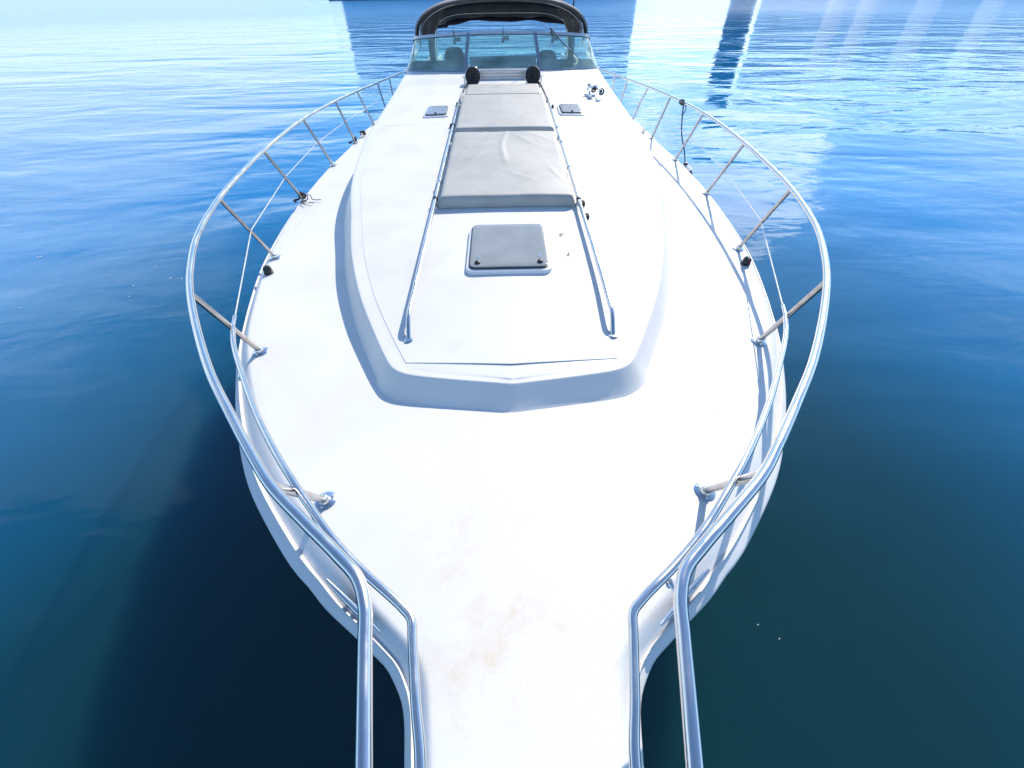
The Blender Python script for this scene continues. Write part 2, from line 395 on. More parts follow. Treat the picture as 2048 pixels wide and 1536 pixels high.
# raised cabin trunk -----------------------------------------------------------
TOP = [(0, 1.302), (.28, 1.339), (.44, 1.366), (.505, 1.386), (.553, 1.42), (.59, 1.475), (.695, 1.685), (.83, 1.985), (.985, 2.43), (1.115, 2.95), (1.235, 3.45), (1.325, 4.05), (1.375, 4.7), (1.388, 5.4), (1.395, 6.1), (1.41, 6.9), (1.43, 7.6), (1.46, 8.4), (1.48, 9.4), (1.48, 12.2)]
tp = crom(TOP[1:], 7); tp = [np.array((0, 1.302)), np.array((.02, 1.304)), np.array((.1, 1.315)), np.array((.2, 1.328))] + tp
def tz(y): return zt(y) if y < 7.6 else zt(7.6) - .12*(y-7.6)/1.5 if y < 9.1 else zt(7.6)-.12
def twid(y): return float(np.interp(y, [p[1] for p in tp], [p[0] for p in tp]))
def crown(x, y):
    w = max(twid(y)-.03, .05); return .028*max(0, 1-(x/w)**2)*min(1, (y-1.3)/.6) if y > 1.3 else 0
def ztop(x, y): return tz(y) + crown(x, y)
def tn(i):
    a, b = tp[max(i-1, 0)], tp[min(i+1, len(tp)-1)]; t = (b-a)/np.linalg.norm(b-a); nn = np.array((t[1], -t[0]))
    if i == 0: nn = np.array((0, -1.0))
    return nn
trunk = MB()
def flank(y): return float(np.interp(y, [1.3, 1.38, 1.5, 2.2, 3.6, 5, 9], [.105, .095, .07, .070, .11, .16, .2]))
rings = []
for d, hz in ((-.03, 1), (-.008, .999), (-.003, .99), (0, .965), (.10, .87), (.45, .52), (.74, .24), (.90, .12), (1.05, .05), (1.25, .012), (1.6, -.04)):
    rr = []
    for i, p in enumerate(tp):
        off = d if d <= 0 else d*flank(p[1]); q = p + tn(i)*off; q[0] = max(q[0], 0)
        z0 = zdk(p[1]); rr.append((q[0], q[1], z0 + (tz(p[1])-z0)*hz if hz > .05 else z0 + hz*.1))
    rings.append(rr)
trunk.grid(rings); trunk.grid([mirror(r) for r in rings], flip=True)
tops = []
for x, yy, z in rings[0]:
    if yy > 7.95: break
    tops.append([(x*c, yy, z + .028*(1-c*c)*max(0, min(1, (yy-1.3)/.6))) for c in (-1, -.93, -.8, -.6, -.4, -.2, 0, .2, .4, .6, .8, .93, 1)])
trunk.grid(tops)
trunk.build('cabin_trunk', GEL, YACHT, angle=50)
# faint raised tread panels on the trunk top
def tread(y0, y1, ins, xin=None):
    ys = np.linspace(y0, y1, 24); right = [(twid(v)-ins if xin is None else min(xin, twid(v)-ins), v) for v in ys]
    ol = right + [(-x, v) for x, v in right[::-1]]
    m = MB(); rows_ = []
    for x, v in right:
        vv = v - (.03*0)
        rows_.append([(x*c, v + .03*(abs(c)-1)*(1 if v == y0 else 0), ztop(x*c, v)+.0013) for c in np.linspace(-1, 1, 15)])
    m.grid(rows_)
    edge = [r[0] for r in rows_] + rows_[-1][1:] + [r[-1] for r in rows_[::-1]][1:] + rows_[0][::-1][1:-1]
    m.grid([edge, [(a, b, c-.0035) for a, b, c in edge]], True)
    return m.build('tread_panel', TREAD, YACHT, angle=20)
tread(1.45, 5.0, .082); tread(5.012, 6.6, .085)

# hatches ------------------------------------------------------------------------
def hatch(name, x0, x1, y0, y1, lens, hgt=.026, knobs=True, ins=.024):
    m = MB().slab(rrect(x0, x1, y0, y1, .05), lambda x, y: ztop(x, y)+hgt, lambda x, y: ztop(x, y)-.005, .012)
    fr = m.build(name, WHITEP, YACHT, angle=35)
    MB().slab(rrect(x0+ins, x1-ins, y0+ins, y1-ins*.4, .035), lambda x, y: ztop(x, y)+hgt+.014, lambda x, y: ztop(x, y)+hgt+.006, .004).build('lens', lens, fr, angle=35)
    g_ = .006 if knobs else .004
    MB().slab(rrect(x0+ins-g_, x1-ins+g_, y0+ins-g_, y1-ins*.4+g_, .04), lambda x, y: ztop(x, y)+hgt+.008, lambda x, y: ztop(x, y)+hgt-.004, .003).build('gasket', BLACK, fr, angle=35)
    if knobs:
        for sx in (x0+ins+.045, x1-ins-.045):
            z = ztop(sx, y0+.07)+hgt+.013
            MB().lathe([(0, .014), (.010, .013), (.016, .008), (.017, 0)], (sx, y0+.065, z), n=16).build('latch', BLACK, fr)
            MB().box((sx, y0+.16, z+.003), (.008, .09, .006)).build('hinge_arm', CHROME, fr)
    return fr
hatch('deck_hatch', -.25, .25, 2.125, 2.665, LENS)
h = hatch('vent_hatch', -.885, -.60, 5.20, 5.56, LENSB, .016, False, .03)
h2 = hatch('vent_hatch', .60, .885, 5.20, 5.56, LENS2, .016, False, .03); h2['label'] = 'small hatch with a crazed, speckled lens'
for hh, sx in ((h, -.742), (h2, .742)):
    MB().lathe([(0, .012), (.012, .010), (.014, 0)], (sx, 5.25, ztop(sx, 5.25)+.029), n=12).build('latch', BLACK, hh)

# grab rails on the trunk -----------------------------------------------------------
for sg in (-1, 1):
    pts = [(.502, 1.605, zt(1.6)+.004), (.506, 1.70, zt(1.7)+.072), (.511, 2.2, zt(2.2)+.07), (.511, 4.0, zt(4)+.07), (.508, 5.6, zt(5.6)+.07), (.478, 6.35, zt(6.35)+.065), (.455, 6.85, zt(6.85)+.02)]
    p = fillet(pts, .05, 8)
    gr = MB().tube([(sg*a[0], a[1], a[2]) for a in p], .0125, 14).build('grab_rail', STEEL, YACHT)
    MB().lathe([(0, .01), (.018, .009), (.024, .002), (.024, -.004)], (sg*.502, 1.603, ztop(.502, 1.6)), n=18).build('rail_foot', STEEL, gr)
    for yy in (3.02, 4.42, 5.72, 6.45):
        x = sg*float(np.interp(yy, [5.6, 6.35], [.509, .478])); z0 = ztop(x, yy)
        MB().tube([(x, yy, z0-.004), (x, yy, zt(yy)+.062)], .010, 10).lathe([(0, .012), (.016, .01), (.022, .0), (.022, -.004)], (x, yy, z0), n=16).build('rail_post', STEEL, gr)
    for yy in ((3.05, 3.35, 4.75) if sg < 0 else (3.0, 3.6, 4.2, 4.62)):
        MB().lathe([(.014, -.014), (.0175, -.012), (.0175, .012), (.014, .014)], (sg*.511, yy, zt(yy)+.07), (0, 1, .06), 14).build('snap_clip', BLACK if yy in (3.05, 3.0, 4.75) else CHROME, gr)
for x, yy in ((-.545, 4.85), (-.535, 5.65), (.55, 2.82), (.55, 3.02), (.552, 5.5)):
    m = MB().box((x, yy, ztop(x, yy)+.012), (.022, .045, .028)); m.lathe([(0, .034), (.008, .032), (.009, .02)], (x, yy, ztop(x, yy)), n=10)
    m.build('deck_snap', BLACK, YACHT)

# bow rail --------------------------------------------------------------------------
TR = [(.199, -.2, .5), (.2555, .05, .5), (.2735, .13, .5), (.2925, .215, .5), (.3075, .278, .5), (.334, .33, .5), (.39, .381, .499), (.491, .463, .498), (.601, .556, .497), (.683, .645, .495), (.816, .80, .493), (.964, .98, .49), (1.151, 1.247, .489), (1.305, 1.493, .487), (1.41, 1.69, .485), (1.55, 2.01, .484), (1.70, 2.535, .48), (1.788, 3.05, .48), (1.858, 3.613, .48), (1.916, 4.6, .478), (1.905, 5.6, .453), (1.84, 6.44, .432), (1.772, 7.16, .41), (1.715, 7.84, .387), (1.65, 8.53, .365), (1.62, 9.2, .30), (1.63, 9.8, .10), (1.65, 10.1, -.12)]
LR_ = [(.208, -.2, .25), (.212, .05, .25), (.238, .165, .25), (.263, .285, .25), (.273, .328, .25), (.302, .357, .25), (.409, .438, .249), (.524, .537, .248), (.648, .666, .247), (.715, .74, .247), (.80, .838, .246), (.935, 1.01, .245), (1.084, 1.225, .244), (1.222, 1.443, .244), (1.285, 1.572, .243)]
WR = [(1.285, 1.572, .243), (1.67, 2.655, .24), (1.844, 3.735, .24), (1.915, 4.79, .237), (1.895, 5.783, .224), (1.85, 6.541, .21), (1.85, 7.5, .16), (1.9, 8.6, .10)]
def lift(p):
    dz = .12*max(0, min(1, (1.45-p[1])/.7)); k = (CAMH-p[2]-dz)/(CAMH-p[2]); return (p[0]*k, p[1]*k, p[2]+dz)
LR_ = [lift(p) for p in LR_]
loop = [(-.199, -.2, .5), (-.165, -.40, .5), (-.11, -.54, .5), (0, -.59, .5), (.11, -.54, .5), (.165, -.40, .5)]
full = mirror(TR)[::-1] + loop[1:] + TR
RAILP = [Vector(p) for p in crom(full, 8)]
RAIL = MB().tube(crom(full, 8), .0135, 16).build('bow_rail', STEEL, YACHT)
lloop = [(-.188, -.2, .37), (-.18, -.40, .37), (-.13, -.52, .37), (0, -.55, .37), (.13, -.52, .37), (.18, -.40, .37)]
MB().tube(crom(mirror(LR_)[::-1] + lloop[1:] + LR_, 8), .0105, 14).build('lower_rail', STEEL, RAIL)
for sg in (-1, 1):
    MB().tube([(sg*a, b, c) for a, b, c in WR], .0032, 8).build('lifeline_wire', WIRE, RAIL)
    MB().tube([(sg*1.287, 1.574, .243), (sg*1.319, 1.664, .2427)], .008, 10).build('wire_terminal', STEEL, RAIL)
SB = [((.704, .805), (.594, .565, .496)), ((1.31, 1.687), (1.276, 1.478, .487)), ((1.643, 2.74), (1.682, 2.523, .48)), ((1.815, 3.826), (1.815, 3.522, .48)), ((1.85, 4.854), (1.884, 4.553, .479)), ((1.87, 5.86), (1.89, 5.55, .454)), ((1.90, 7.0), (1.82, 6.34, .434)), ((1.90, 7.95), (1.76, 7.13, .41)), ((1.92, 8.7), (1.69, 7.74, .39))]
for sg in (-1, 1):
    for k, (b, t) in enumerate(SB):
        bx, by = sg*b[0], b[1]
        if abs(bx) > fA(by)-.02: bx = sg*(fA(by)-.02)
        z0 = zdk(by)+.006; T = Vector((sg*t[0], t[1], t[2])); T = min(RAILP, key=lambda q: (q-T).length)*1.0; T -= (T-Vector((bx, by, z0))).normalized()*.004
        path = [Vector((bx, by, z0)), T]
        if sg > 0 and k == 6: path = fillet([(bx, by, z0), (bx+.02, by-.12, z0+.22), T], .06)
        rr = .0125 if k < 2 else .0112
        MB().tube(path, rr, 12).build('stanchion', TINTED_STEEL, RAIL)
        ax = (path[1]-path[0]).normalized() if len(path) == 2 else Vector((0, 0, 1))
        m = MB().lathe([(0, .006), (.034, .005), (.040, 0), (.040, -.008)], (bx, by, z0-.002), n=24)
        m.lathe([(.020, .002), (.019, .022), (.016, .028), (.013, .03)], (bx, by, z0), tuple(ax), 16)
        for q in range(3):
            an = 2*math.pi*q/3 + .4; m.lathe([(0, .0035), (.004, .003), (.005, 0)], (bx+.029*math.cos(an), by+.029*math.sin(an), z0+.003), n=8)
        m.build('base_plate', STEEL, RAIL)

# cleats -------------------------------------------------------------------------------
def horn(m, a, b, mid, r0, r1):
    a, b, c = Vector(a), Vector(b), Vector(mid); P = []; rs = []
    for k in range(17):
        t = k/16; p = a*(1-t)+b*t; e = abs(2*t-1); P.append(p + Vector((0, 0, .012*e*e))); rs.append(r0*(1-e**2.2)+r1*e**2.2)
    m.tube(P, rs, 10)
for sg in (-1, 1):
    m = MB(); a, b = Vector((sg*.613, .52, 0)), Vector((sg*.412, .365, 0)); zc_ = -.006
    horn(m, (a.x, a.y, zc_), (b.x, b.y, zc_), None or (0, 0, 0), .0105, .005)
    for t in (.36, .64):
        p = a*(1-t)+b*t; m.tube([(p.x, p.y, zc_), (p.x, p.y, -.05)], [.009, .012], 10)
    c = (a+b)/2; ax = Vector((b.y-a.y, a.x-b.x, 0)).normalized()*sg
    if ax.x*sg > 0: ax = -ax
    for q in (-1, 1):
        foot = c + ax*.05*1 + (b-a).normalized()*.025*q*0
    m.tube([(c.x+ax.x*.01, c.y+ax.y*.01, -.028), (c.x+ax.x*.058, c.y+ax.y*.058, -.004)], [.012, .014], 12)
    m.lathe([(0, .006), (.008, .005), (.010, 0)], (c.x+ax.x*.058, c.y+ax.y*.058, .006), n=12)
    m.build('bow_cleat', STEEL, YACHT)
    m = MB(); x, yy = sg*(fA(6.21)-.05), 6.21; z0 = zdk(yy)
    horn(m, (x, yy-.09, z0+.045), (x, yy+.09, z0+.045), (0, 0, 0), .012, .007)
    for q in (-.03, .03): m.tube([(x, yy+q, z0), (x, yy+q, z0+.045)], [.014, .01], 10)
    m.build('spring_cleat', STEEL, YACHT)
# navigation lights
for sg, lens, lab in ((-1, GREEN, 'green side light'), (1, RED, 'red side light')):
    x, yy = sg*(fA(2.52)-.03), 2.52
    m = MB().lathe([(.03, 0), (.03, .008), (.026, .012), (.025, .034), (.018, .047), (.007, .05), (0, .05)], (x, yy, .004), n=20)
    nl = m.build('navigation_light', BLACK, YACHT, label=lab)
    m = MB(); rows_ = []
    for zz in (.014, .034):
        rows_.append([(x+sg*(.0275 if zz < .03 else .0265)*math.cos(t), yy-.0275*math.sin(t), .004+zz) for t in np.linspace(-.5, 1.5, 10)])
    m.grid(rows_); m.build('lens', lens, nl)

# loudspeakers ------------------------------------------------------------------------------
for sg in (-1, 1):
    c = Vector((sg*.392, 6.66, .53)); ax = Vector((sg*-.06, -1, .10)).normalized()
    sp_ = MB().lathe([(0, -.10), (.045, -.098), (.062, -.085), (.085, -.03), (.099, -.008), (.101, .004), (.096, .010), (.088, .008)], c, tuple(ax), 36).build('loudspeaker', BLACK, YACHT)
    MB().lathe([(.0885, .0085), (.075, .003), (.06, .000), (.04, -.008), (.022, -.014), (.02, -.006), (.012, .0), (0, .001)], c, tuple(ax), 36).build('speaker_cone', CONE, sp_)
    m = MB()
    for k in range(12):
        an = 2*math.pi*k/12; q = ax.to_track_quat('Z', 'Y')
        m.tube([c+q @ Vector((.02*math.cos(an), .02*math.sin(an), .004)), c+q @ Vector((.088*math.cos(an), .088*math.sin(an), .010))], .0017, 6)
    for rr in (.035, .06, .08): m.tube([c+q @ Vector((rr*math.cos(t), rr*math.sin(t), .008)) for t in np.linspace(0, 2*math.pi, 28)[:-1]], .0016, 6, closed=True)
    m.build('grille', GRILLE, sp_)
    MB().tube([c+q @ Vector((.1005*math.cos(t), .1005*math.sin(t), -.006)) for t in np.linspace(0, 2*math.pi, 40)[:-1]], .004, 8, closed=True).build('chrome_ring', CHROME, sp_)
    m = MB().tube([c+Vector((sg*.098, .02, -.01)), c+Vector((sg*.125, .03, -.01))], .014, 10)
    m.tube(fillet([c+Vector((sg*.115, .03, -.0)), c+Vector((sg*.115, .04, -.09)), c+Vector((sg*.07, .05, -.105))], .02), .009, 10)
    m.box((c.x+sg*.06, c.y+.05, ztop(c.x, c.y)+.006), (.1, .05, .014)); m.build('bracket', WHITEP, sp_)

# aluminium step below the windscreen
m = MB(); y0 = 6.90
zb = ztop(0, y0)
prof = [(y0, zb-.03), (y0, zb+.022), (y0+.012, zb+.026), (y0+.012, zb+.034), (y0, zb+.038), (y0, zb+.058), (y0+.012, zb+.061), (y0+.012, zb+.068), (y0, zb+.071), (y0, zb+.088), (y0+.014, zb+.097), (y0+.36, zb+.075), (y0+.40, zb-.02)]
m.grid([[(x, a, b) for a, b in prof] for x in (-.44, .44)])
for x in (-.44, .44): m.add([(x, a, b) for a, b in prof], [tuple(range(len(prof)))])
m.build('companionway_step', ALU, YACHT, angle=25)

# air horn -------------------------------------------------------------------------------------
hb = MB(); bx, by = 1.045, 6.0; z0 = ztop(bx, by)
hb.box((bx, by+.01, z0+.012), (.05, .09, .026)); hb.tube([(bx, by, z0+.02), (bx, by+.02, z0+.055)], .014, 10)
hb.box((bx+.028, by+.075, z0+.066), (.13, .022, .02)); hb.tube([(bx, by+.02, z0+.05), (bx+.01, by+.075, z0+.066)], .012, 10)
AH = hb.build('air_horn', CHROME, YACHT, angle=35)
for (b, hgt, ln) in (((1.085, 5.985), .082, .19), ((1.168, 5.90), .075, .24)):
    tip = Vector((b[0], b[1], ztop(b[0], b[1])+hgt)); ax = Vector((.10, -1, -.02)).normalized(); n_ = 10
    pr = [(.006, -ln), (.006, -ln*.45), (.009, -ln*.25), (.016, -ln*.1), (.027, -.02), (.036, -.003), (.0375, 0), (.0355, .0005)]
    t_ = MB().lathe(pr, tip, tuple(ax), 24); t_.lathe([(0, -.03), (.02, -.028), (.027, -.012), (.027, .012), (.02, .02), (.006, .022)], tip-ax*ln, tuple(ax), 20)
    t_ = t_.build('trumpet', CHROME, AH)
    MB().lathe([(.0355, -.0005), (.026, -.02), (.012, -.05), (0, -.055)], tip, tuple(ax), 20).build('horn_mouth', BLACK, AH)

# windscreen -----------------------------------------------------------------------------------
WB = [(0, 7.36, .485), (.3, 7.37, .483), (.552, 7.40, .478), (1.0, 7.49, .471), (1.30, 7.57, .463), (1.425, 7.68, .455), (1.49, 7.95, .435), (1.53, 8.5, .40), (1.56, 9.3, .36)]
WT = [(0, 7.74, .892), (.26, 7.75, .889), (.478, 7.77, .885), (.87, 7.86, .862), (1.14, 7.94, .842), (1.275, 8.04, .826), (1.34, 8.25, .80), (1.39, 8.7, .755), (1.44, 9.35, .69)]
wb, wt_ = crom(WB, 8), crom(WT, 8)
ws_frame = MB()
def both(m, p, r, n=10):
    m.tube(mirror(p)[::-1][:-1] + [tuple(q) for q in p], r, n)
WS = empty('windscreen', (0, 7.6, .48+DZ)); WS.parent = YACHT; WS.location = Vector((0, 7.6, .48+DZ)) - WORG[YACHT.name]
def railbox(m, path, h, d, up):
    P = mirror(path)[::-1][:-1] + [tuple(q) for q in path]; rws = []
    for i, p in enumerate(P):
        a, b = Vector(P[max(i-1, 0)]), Vector(P[min(i+1, len(P)-1)]); t = (b-a).normalized(); u = Vector(up); nn = t.cross(u).normalized(); p = Vector(p)
        rws.append([p+u*h/2+nn*d/2, p+u*h/2-nn*d/2, p-u*h/2-nn*d/2, p-u*h/2+nn*d/2])
    m.grid(rws, True); m.add(rws[0], [(0, 1, 2, 3)]); m.add(rws[-1], [(3, 2, 1, 0)])
m = MB(); railbox(m, [(a, b, c+.006) for a, b, c in wt_], .034, .03, (0, .25, .97)); m.build('top_frame', ALU, WS, angle=30)
m = MB(); railbox(m, [(a, b, c-.012) for a, b, c in wt_], .010, .022, (0, .6, .8)); railbox(m, [(a, b-.004, c-.006) for a, b, c in wb], .022, .03, (0, 0, 1)); m.build('black_gasket', BLACK, WS, angle=30)
m = MB(); railbox(m, [(a, b+.01, c+.016) for a, b, c in wb], .018, .024, (0, .6, .8)); m.build('bottom_frame', ALU, WS, angle=30)
ip = 16     # index of the posts along the curves (third control point)
for sg in (-1, 1):
    b_, t_ = Vector(wb[ip]), Vector(wt_[ip]); d = (t_-b_).normalized(); m = MB()
    for off, w, dp in ((0, .046, .03), (-.014, .010, .045), (.014, .010, .045)):
        x0 = Vector((sg*off, 0, 0)); q = [Vector((sg*p.x, p.y, p.z))+x0 for p in (b_-d*.01, t_+d*.02)]
        nn = Vector((0, -d.z, d.y)).normalized(); rws = [[p+Vector((w/2, 0, 0))+nn*dp/2, p-Vector((w/2, 0, 0))+nn*dp/2, p-Vector((w/2, 0, 0))-nn*dp/2, p+Vector((w/2, 0, 0))-nn*dp/2] for p in q]
        m.grid(rws, True); m.add(rws[0], [(0, 1, 2, 3)]); m.add(rws[1], [(3, 2, 1, 0)])
    m.build('post', ALU, WS, angle=30)
def pane(i0, i1, sg, name='glass_pane'):
    m = MB(); r0, r1 = [], []
    for i in range(i0, i1+1):
        for t, r in ((.03, r0), (.985, r1)):
            p = np.array(wb[i])*(1-t)+np.array(wt_[i])*t; r.append((sg*p[0], p[1], p[2]))
    m.grid([r0, r1]); return m
m = MB(); full0 = [tuple(p) for p in mirror(wb[:ip+1])[::-1][:-1]] + [tuple(p) for p in wb[:ip+1]]; full1 = [tuple(p) for p in mirror(wt_[:ip+1])[::-1][:-1]] + [tuple(p) for p in wt_[:ip+1]]
m.grid([full0, [tuple(np.array(a)*.5+np.array(b)*.5) for a, b in zip(full0, full1)], full1]); m.build('glass_pane', TINT, WS)
for sg in (-1, 1): pane(ip, len(wb)-1, sg).build('glass_pane', TINT, WS)
def onglass(x, t, out_=.0):
    i = int(np.argmin([abs(p[0]*(1-t)+q[0]*t-abs(x)) for p, q in zip(wb, wt_)])); p = np.array(wb[i])*(1-t)+np.array(wt_[i])*t
    return Vector((x, p[1]-out_*.75, p[2]+out_*.66))
for x in (-.69, .02, .75):
    p = onglass(x, .93); m = MB().box(p+Vector((.035, .07, -.03)), (.10, .05, .045)); m.box(p+Vector((-.005, .06, -.055)), (.04, .05, .05)); m.build('wiper_motor', BLACK, WS)
    if x < .5:
        q = onglass(x, .99, .02); MB().tube([q+Vector((0, 0, -.03)), q+Vector((-.012 if x < 0 else 0, 0, .05))], .005, 8).build('wiper_stub', BLACK, WS)
piv = onglass(.742, .90, .02); tp_ = onglass(.70, 1.0, .03)+Vector((0, .0, .045)); mid = onglass(.93, .62, .03); tipw = onglass(1.15, .27, .02)
MB().tube([piv, tp_], .006, 8).tube([tp_, mid], [.009, .006], 8).build('wiper_arm', BLACK, WS)
MB().tube([tp_*.45+mid*.55+Vector((0, -.008, .008)), mid*.7+tipw*.3+Vector((0, -.008, .008))], .009, 8).build('wiper_link', CHROME, WS)
MB().tube([mid*.8+tp_*.2+Vector((.01, 0, 0)), tipw], [.006, .004], 8).build('wiper_blade', BLACK, WS)

# cockpit ------------------------------------------------------------------------------------------
m = MB(); m.box((0, 10.2, -.62), (2.9, 4.6, .04)); m.build('cockpit_sole', GREYP, YACHT, smooth=False)
m = MB()
for sg in (-1, 1): m.box((sg*1.44, 10.2, -.2), (.06, 4.5, .86))
m.box((0, 12.42, -.3), (2.9, .08, .66)); m.build('cockpit_liner', HULLM, YACHT, smooth=False)
def dashbox(x0, x1, z1):
    m = MB(); pr = [(7.80, .30), (7.80, z1-.12), (7.92, z1-.03), (8.2, z1), (8.5, z1-.02), (8.58, z1-.12), (8.58, -.6)]
    m.grid([[(x, a, b) for a, b in pr] for x in (x0, x1)])
    for x in (x0, x1): m.add([(x, a, b) for a, b in pr], [tuple(range(len(pr)))])
    return m
DARKP = m_plain('dark_dash', (.24, .26, .26), .55)
dashbox(-1.42, -.56, .535).build('dashboard', DARKP, YACHT, angle=25)
dashbox(.58, 1.42, .53).build('dashboard', DARKP, YACHT, angle=25)
m = MB().box((.01, 7.86, .48), (1.0, .03, .24)); dp = m.build('centre_door', GREYP, YACHT, smooth=False)
m = MB().tube([(-.50, 7.85, .607), (.0, 7.845, .615), (.52, 7.85, .61)], .012, 8); m.build('door_rail', DARKP, dp)
for x in (-.31, .33):
    MB().box((x, 7.835, .59), (.022, .02, .06)).build('door_latch', CHROME, dp); MB().box((x, 7.835, .45), (.02, .02, .05)).build('door_hinge', CHROME, dp)
SEATM = m_plain('dark_seat_vinyl', (.12, .125, .13), .55)
for x, zz in ((-.84, .62), (.80, .56)):
    st = MB().slab(rrect(x-.26, x+.26, 8.75, 9.25, .1), lambda a, b: .02, lambda a, b: -.10, .03); st.tube([(x, 9.0, -.6), (x, 9.0, -.09)], .06, 14); st = st.build('helm_seat', SEATM, YACHT)
    m = MB(); rws = []
    for z_, w, d in ((-.02, .18, .05), (.1, .2, .07), (.3, .2, .07), (zz-.1, .175, .06), (zz-.02, .13, .05), (zz, .08, .02)):
        rws.append([(x+w*abs(math.cos(t))**.5*(1 if math.cos(t) > 0 else -1), 9.2+.12*(z_+.02)+d*math.sin(t), z_) for t in np.linspace(0, 2*math.pi, 25)[:-1]])
    m.grid(rws, True); m.add(rws[-1], [tuple(range(24))]); m.build('backrest', SEATM, st)
wh = MB(); c = Vector((-.84, 8.66, .36)); q = Vector((0, .8, .6)).to_track_quat('Z', 'Y')
wh.tube([c+q @ Vector((.18*math.cos(t), .18*math.sin(t), 0)) for t in np.linspace(0, 2*math.pi, 32)[:-1]], .012, 8, closed=True)
for k in range(3): wh.tube([c, c+q @ Vector((.18*math.cos(2.1*k+.5), .18*math.sin(2.1*k+.5), 0))], .008, 6)
wh.build('steering_wheel', BLACK, YACHT)

# canopy ------------------------------------------------------------------------------------------
def arch(y, w, zb, zt_, n=41, e=2.7, lo=0):
    P = []
    for t in np.linspace(lo, math.pi-lo, n):
        c, s = math.cos(t), math.sin(t)
        P.append((w*abs(c)**(2/e)*(1 if c > 0 else -1), y, zb+(zt_-zb)*abs(s)**(2/e)))
    return P
CAN = empty('canopy', (0, 9.4, .8+DZ)); CAN.parent = YACHT; CAN.location = Vector((0, 9.4, .8+DZ)) - WORG[YACHT.name]
m = MB(); secs = [(8.18, 1.315, .80, 1.262), (8.5, 1.33, .83, 1.275), (9.0, 1.345, .84, 1.282), (9.6, 1.35, .84, 1.268), (10.2, 1.345, .85, 1.22), (10.62, 1.33, .86, 1.15)]
lows = [.0, .18, .36, .36, .30, .10]
outer = [arch(*s, lo=l) for s, l in zip(secs, lows)]; inner = [[(x*.985, yy, z-.014) for x, yy, z in a] for a in outer]
m.grid(outer); m.grid([outer[0], inner[0]]); m.grid([outer[-1], inner[-1]])
m.build('canopy_top', CANVAS, CAN, angle=50)
lin = [[(x*.984, yy, z-.003) for x, yy, z in a] for a in inner]
MB().grid(lin).build('shaded_underside', SHADED_CANVAS, CAN, angle=50)  # canopy underside sheet, coloured dark as its shade
m = MB(); a0 = arch(8.20, 1.30, .80, 1.248); a1 = arch(8.24, 1.275, .80, 1.218)
a2 = [(x*.995, yy+.01, z-.004) for x, yy, z in a1]
m.grid([a0, a1, [(x, yy+.02, z) for x, yy, z in a1], [(x, yy+.12, z) for x, yy, z in a0]]); m.build('front_hem', CANVAS, CAN, angle=50)
MB().tube(arch(8.42, 1.285, .70, 1.225, n=60), .0115, 10).build('front_bow_tube', STEEL, CAN)
MB().tube(arch(10.45, 1.31, .30, 1.02, n=60, e=5), .011, 10).build('rear_bow_tube', STEEL, CAN)
# rear panel with the curtain rolled up under it
m = MB(); up_ = arch(10.60, 1.32, .86, 1.15, n=41)
rows_ = [up_]
xs = [p[0] for p in up_]
def rollz(x): return .93 - .075*(x/1.3)**2 - .012*math.sin(5*x+1) - (.03 if x < -1.05 else 0)
for t in (.35, .7, 1): rows_.append([(p[0]*(1-.02*t), 10.60-.03*math.sin(t*3), p[2]*(1-t)+min(rollz(p[0])+.02, p[2])*t) for p in up_])
m.grid(rows_); m.build('rear_panel', REARC, CAN, angle=60)
xx = np.linspace(-1.28, 1.28, 60)
MB().tube([(x, 10.55, rollz(x)) for x in xx], [.030+.012*math.sin(9*x)*math.sin(2*x) for x in xx], 12).build('rolled_curtain', CURTAIN, CAN)
for sg in (-1, 1):
    m = MB(); rows_ = []
    for z_, xa, xb in ((.30, 1.25, 1.34), (.6, 1.24, 1.34), (.8, 1.20, 1.34), (.95, 1.12, 1.31), (1.08, .98, 1.21)):
        rows_.append([(sg*xb, 9.75, z_), (sg*(xa+xb)/2, 9.79, z_+.01), (sg*xa, 9.86, z_)])
    m.grid(rows_); m.grid([[(x, yy+.008, z) for x, yy, z in r] for r in rows_]); m.build('side_curtain', CANVAS, CAN, angle=50)
    MB().tube([(sg*1.235, 9.9, .30), (sg*1.225, 9.9, .6), (sg*1.19, 9.9, .82), (sg*1.10, 9.9, .98)], .012, 8).build('canopy_pole', STEEL, CAN)
    m = MB(); rows_ = []
    for t in np.linspace(0, 1, 8):
        yy = 8.35+1.35*t; rows_.append([(sg*(1.312+.02*t-.09*k*k), yy, .79-.09*t+(.27+.08*t)*k) for k in (0, .5, 1)])
    m.grid(rows_); m.build('side_window', CLEAR, CAN)
    m = MB().tube([(sg*1.335, 8.17, .80), (sg*1.35, 8.2, .72), (sg*1.42, 8.3, .55)], [.014, .012, .006], 8); m.build('hold_down_strap', BLACK, CAN)
MB().tube([(1.13, 8.75, 1.0), (1.245, 8.75, 2.9)], [.012, .004], 8).build('radio_antenna', BLACK, YACHT)

